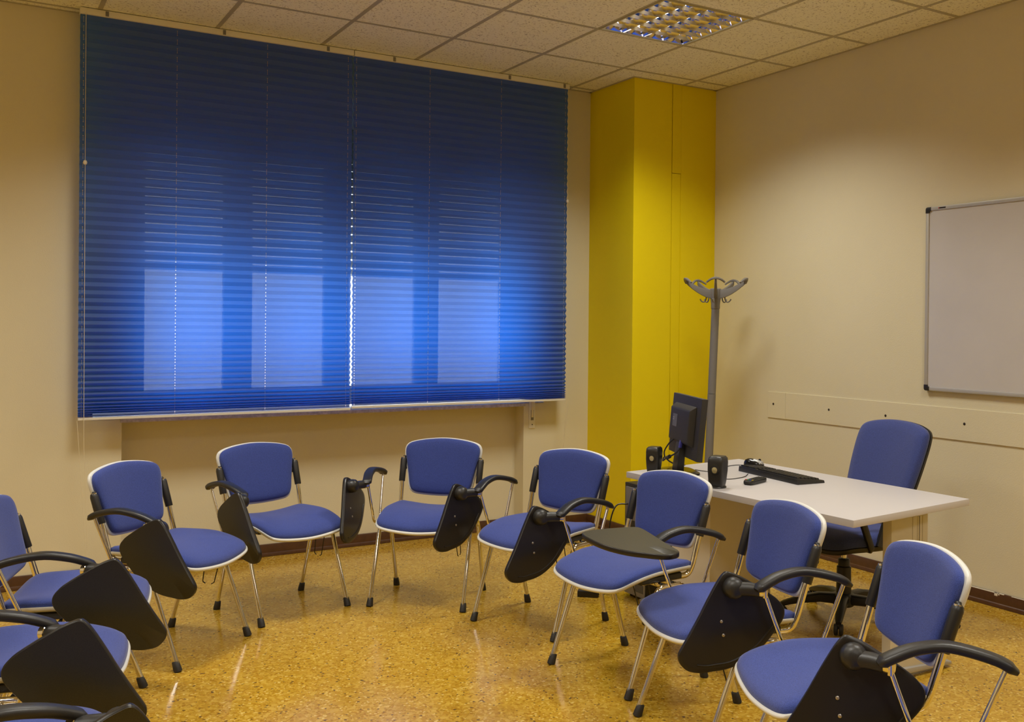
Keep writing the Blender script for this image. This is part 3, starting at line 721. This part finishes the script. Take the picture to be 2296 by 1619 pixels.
ko = kk.build('keys', M['black'], kb, smooth=0); ko['kind'] = 'stuff'
ms = thing('mouse', 'black and silver computer mouse behind the keyboard', 'mouse', (3.412, 3.668, DZ), R(-62))
mo = [(.052*math.copysign(abs(math.cos(a))**.8, math.cos(a)), .030*math.copysign(abs(math.sin(a))**.8, math.sin(a))) for a in [2*math.pi*i/32 for i in range(32)]]
MB().pad(mo, lambda x, y, t: (x, y, t*(1-.25*(x/.052))), [(.95, 0), (1, .006), (.97, .016), (.85, .026), (.6, .033), (.3, .036), (0, .037)]).build('mouse_body', 'glossblack', ms, smooth=60)
MB().pad([(x*.62+.017, y*.72) for x, y in mo], lambda x, y, t: (x, y, t*(1-.25*(x/.052))), [(1, .0), (1, .027), (.85, .0335), (.5, .038), (0, .0385)], (.017, 0)).build('mouse_buttons', 'silver_pl', ms, smooth=60)
MB().lathe([(.006, -.003), (.007, 0), (.006, .003)], 14, T((.030, 0, .0335)) @ RX(R(90))).build('scroll_wheel', 'black', ms)
rm = thing('remote_control', 'small black remote control with coloured keys on the desk', 'remote control', (3.052, 3.272, DZ), R(20))
ro = [(.080*math.copysign(abs(math.cos(a))**.35, math.cos(a)), .024*math.copysign(abs(math.sin(a))**.45, math.sin(a))) for a in [2*math.pi*i/36 for i in range(36)]]
MB().pad(ro, lambda x, y, t: (x, y, t), [(.92, 0), (1, .005), (1, .014), (.95, .019), (.5, .020), (0, .020)]).build('remote_body', 'black', rm)
for i, c in enumerate(('ykey', 'bkey', 'green', 'red')):
    MB().box((-.060, -.019+.0105*i, .0195), (-.051, -.0115+.0105*i, .0222)).build('key', c, rm, bevel=.001)
for i in range(7):
    for j in range(3):
        MB().box((-.042+.0155*i, -.0165+.0125*j, .0195), (-.032+.0155*i, -.0085+.0125*j, .0217)).build('key', 'rubber', rm, bevel=.001)
def cable(name, pts, r, label, cat='cable'):
    return tag(MB().tube(catmull(pts, 6), r, 7).build(name, 'black'), label, cat)
z = DZ+.0025
cable('mouse_cable', [(3.385, 3.71, z), (3.34, 3.73, z), (3.25, 3.70, z), (3.16, 3.60, z), (3.08, 3.63, z), (3.06, 3.70, z)], .0018, 'thin mouse cable running behind the right speaker')
cable('keyboard_cable', [(3.20, 3.48, z), (3.12, 3.42, z), (3.02, 3.40, z), (2.985, 3.44, z)], .0018, 'thin cable curving from the keyboard under the right speaker')
cable('speaker_cable', [(2.872, 3.775, z), (2.90, 3.812, z), (2.96, 3.832, z), (3.06, 3.842, z), (3.12, 3.85, z)], .0018, 'thin cable behind the left speaker at the desk edge')

# ------------------------------------------------------------------ computer tower and floor cables
pc = thing('computer_tower', 'black computer tower with silver back panel on the floor behind a chair', 'computer', (2.985, 3.995, 0))
MB().box((.004, 0, .012), (.45, .19, .59)).build('case', 'black', pc, bevel=.004)
bp = MB().box((-.002, .006, .016), (.006, .184, .36)).build('back_panel', 'silver_pl', pc, bevel=.002)
for i in range(6):
    MB().box((-.0045, .10, .06+.022*i), (-.0015, .172, .074+.022*i)).build('slot_cover', 'alu', bp)
MB().box((-.0035, .014, .04), (-.0015, .085, .20)).build('vent_grille', 'sticker', bp)
MB().tube([(-.03, -.004, .014), (.02, -.006, .020), (.30, -.008, .020)], .014, 10, up=(0, 0, 1), rh=.010).build('stand_foot', 'silver_pl', pc)
MB().box((-.002, .015, .40), (.006, .175, .57)).build('power_supply', 'greypole', pc, bevel=.002)
for x in (.04, .41):
    for y in (.03, .16): MB().lathe([(.016, 0), (.016, .012)], 14, T((x, y, 0))).build('foot', 'rubber', pc)
pts = [[(2.985, 4.15, .48), (2.92, 4.17, .47), (2.885, 4.175, .36), (2.90, 4.17, .22), (2.885, 4.17, .05), (2.862, 4.188, .015)], [(2.985, 4.09, .30), (2.93, 4.10, .27), (2.92, 4.12, .10), (2.93, 4.19, .012), (2.85, 4.31, .008), (2.90, 4.46, .008)], [(2.985, 4.12, .34), (2.945, 4.13, .32), (2.93, 4.14, .14), (2.95, 4.2, .01), (3.02, 4.32, .008), (3.2, 4.4, .008)]]
for p, l in zip(pts, ('black cable looping out beside the yellow pillar down to the adapter', 'black cable dropping from the computer tower to the floor', 'black cable trailing from the computer tower towards the pillar')):
    MB().tube(catmull([(a-2.985, b-3.995, c) for a, b, c in p], 6), .004, 7).build('power_cord', 'black', pc)
ad = thing('power_adapter', 'small black power adapter lying on the floor by the chair legs', 'adapter', (2.80, 4.24, 0), R(140))
MB().box((-.055, -.026, 0), (.055, .026, .032)).build('adapter_body', 'black', ad, bevel=.006)
MB().tube([(-.053, 0, .016), (-.075, 0, .014)], .007, 10).build('strain_relief', 'rubber', ad)

# ------------------------------------------------------------------ coat stand
cs = thing('coat_stand', 'grey coat stand with curved arms in front of the yellow pillar', 'coat stand', (4.055, 4.80, 0))
lean = .045   # the pole leans slightly
PM = Matrix.Shear('XY', 4, (0, 0)); 
topv = Vector((.034, -.012, 1.0))
def pole(z): return (topv.x*z, topv.y*z, z)
MB().lathe([(.19, 0), (.195, .006), (.19, .016), (.12, .028), (.04, .040), (.03, .06)], 40).build('stand_base', 'greypole', cs)
MB().tube([pole(.04), pole(.98)], .0262, 20).build('lower_pole', 'greypole', cs)
MB().tube([pole(.982), pole(1.525)], .0255, 20).build('upper_pole', 'greypole', cs)
hz = 1.522; hp = Vector(pole(hz))
H = MB().lathe([(.0275, 0), (.0285, .004), (.0285, .028), (.031, .055), (.036, .075), (.036, .125), (.030, .130), (.018, .124)], 28, T(hp)).build('hub', 'greypole', cs)
for k in range(5):
    a = math.atan2(-.77, -.66) + k*math.pi*2/5
    m = T(hp) @ RZ(a)
    v = []; f = []; n = 10
    for i in range(n+1):
        t = i/n; x = .030+.165*t; zc = .094+.078*t**1.7; hh = .028*(1-.52*t)
        for yy in (-.006-.006*(1-t), .006+.006*(1-t)):
            v += [(x, yy, zc-hh), (x, yy, zc+hh)]
    for i in range(n):
        b = 4*i
        f += [(b, b+1, b+5, b+4), (b+2, b+6, b+7, b+3), (b+1, b+3, b+7, b+5), (b, b+4, b+6, b+2)]
    f += [(0, 2, 3, 1), (4*n, 4*n+1, 4*n+3, 4*n+2)]
    arm = MB().add(v, f).build('hanger_arm', 'greypole', cs, bevel=.002, mtx=m)
    tp = [(.197-.020*(s*s), .055*s, .188-.026*s*s) for s in [(-1+.2*j) for j in range(11)]]
    MB().tube(tp, [.007+.006*(1-abs(-1+.2*j)) for j in range(11)], 10, up=(0, 0, 1), rh=[.005+.003*(1-abs(-1+.2*j)) for j in range(11)]).build('arm_tip', 'greypole', arm)
    m2 = T(hp) @ RZ(a+(.18 if k % 2 else -.18))
    MB().tube(catmull([(.058, 0, .090), (.060, 0, .062), (.068, 0, .046), (.080, 0, .043), (.092, 0, .052), (.097, 0, .062)], 4), .0042, 8).build('coat_hook', 'greypole', cs, mtx=m2)

# ------------------------------------------------------------------ office chair
oc = thing('office_chair', 'blue swivel office chair with black base behind the desk', 'office chair', (3.68, 3.32, 0), R(172))
# local: +x is forward
MB().lathe([(.045, .06), (.055, .07), (.055, .115), (.036, .125)], 24).build('base_hub', 'black', oc)
for k in range(5):
    a = R(46)+k*2*math.pi/5
    m = RZ(a)
    leg = MB().tube([(.03, 0, .095), (.12, 0, .100), (.22, 0, .085), (.285, 0, .066), (.305, 0, .058)], [.030, .027, .022, .017, .012], 12, up=(0, 0, 1), rh=[.026, .023, .017, .012, .009]).build('base_leg', 'black', oc, mtx=m)
    for s in (-1, 1):
        MB().lathe([(.020, -.009), (.026, -.006), (.026, .006), (.020, .009)], 18, T((.295, s*.012, .0265)) @ RX(R(90))).build('castor_wheel', 'rubber', leg)
    MB().tube([(.295, 0, .03), (.295, 0, .06)], .006, 8).build('castor_stem', 'steel', leg)
MB().lathe([(.036, .12), (.034, .25), (.028, .255), (.028, .285), (.024, .29)], 24).build('gas_sleeve', 'black', oc)
MB().lathe([(.013, .285), (.013, .36)], 16).build('gas_piston', 'chrome', oc)
MB().box((-.10, -.07, .345), (.12, .07, .372)).build('seat_mechanism', 'black', oc, bevel=.008)
half = [(.235, 0), (.230, .12), (.205, .205), (.15, .238), (0, .245), (-.14, .225), (-.205, .18), (-.225, .09), (-.228, 0)]
ctl = half+[(x, -y) for x, y in reversed(half[1:-1])]
ol = [(p.x, p.y) for p in catmull([(x, y, 0) for x, y in ctl], 5, True)]
fz = lambda x, y, t: (x, y, .385-(.5*(x-.12)**2*4 if x > .12 else 0)+t)
MB().pad(ol, fz, [(.8, -.015), (.95, -.012), (1.0, 0), (1.005, .012), (.98, .016)]).build('seat_pan', 'black', oc, smooth=60)
MB().pad(ol, fz, [(.95, .012), (1.0, .018), (1.005, .04), (.97, .058), (.9, .068), (.7, .073), (.4, .074), (0, .074)]).build('seat_cushion', 'navy', oc, smooth=60)
half = [(0, -.01), (.12, -.005), (.185, .02), (.205, .07), (.222, .18), (.232, .30), (.232, .40), (.215, .445), (.16, .468), (.08, .480), (0, .483)]
ctl = half+[(-y, h) for y, h in reversed(half[1:-1])]
ob = [(p.x, p.y) for p in catmull([(x, y, 0) for x, y in ctl], 5, True)]
sa = .35
fb = lambda y, h, t: (-.195-sa*h+.45*y*y+.937*t, y, .485+.95*h+sa*t)
MB().pad(ob, fb, [(0, -.022), (.6, -.022), (.95, -.018), (1.01, -.008), (1.012, .004), (.97, .006)], (0, .24)).build('back_shell', 'black', oc, smooth=60)
MB().pad(ob, fb, [(.95, .002), (.99, .006), (1.0, .020), (.975, .036), (.92, .046), (.75, .052), (.4, .053), (0, .053)], (0, .24)).build('back_cushion', 'navy', oc, smooth=60)
MB().tube(fillet([(-.05, 0, .365), (-.24, 0, .375), (-.285, 0, .60)], .06, 6), .030, 12, up=(0, 1, 0), rh=.012).build('back_bar', 'black', oc)
for s in (-1, 1):
    MB().tube(fillet([(.03, s*.205, .378), (.05, s*.250, .385), (.14, s*.253, .60), (-.06, s*.253, .60), (.01, s*.250, .40)], .035, 5), .016, 10, up=(0, 1, 0), rh=.012).build('armrest', 'black', oc)
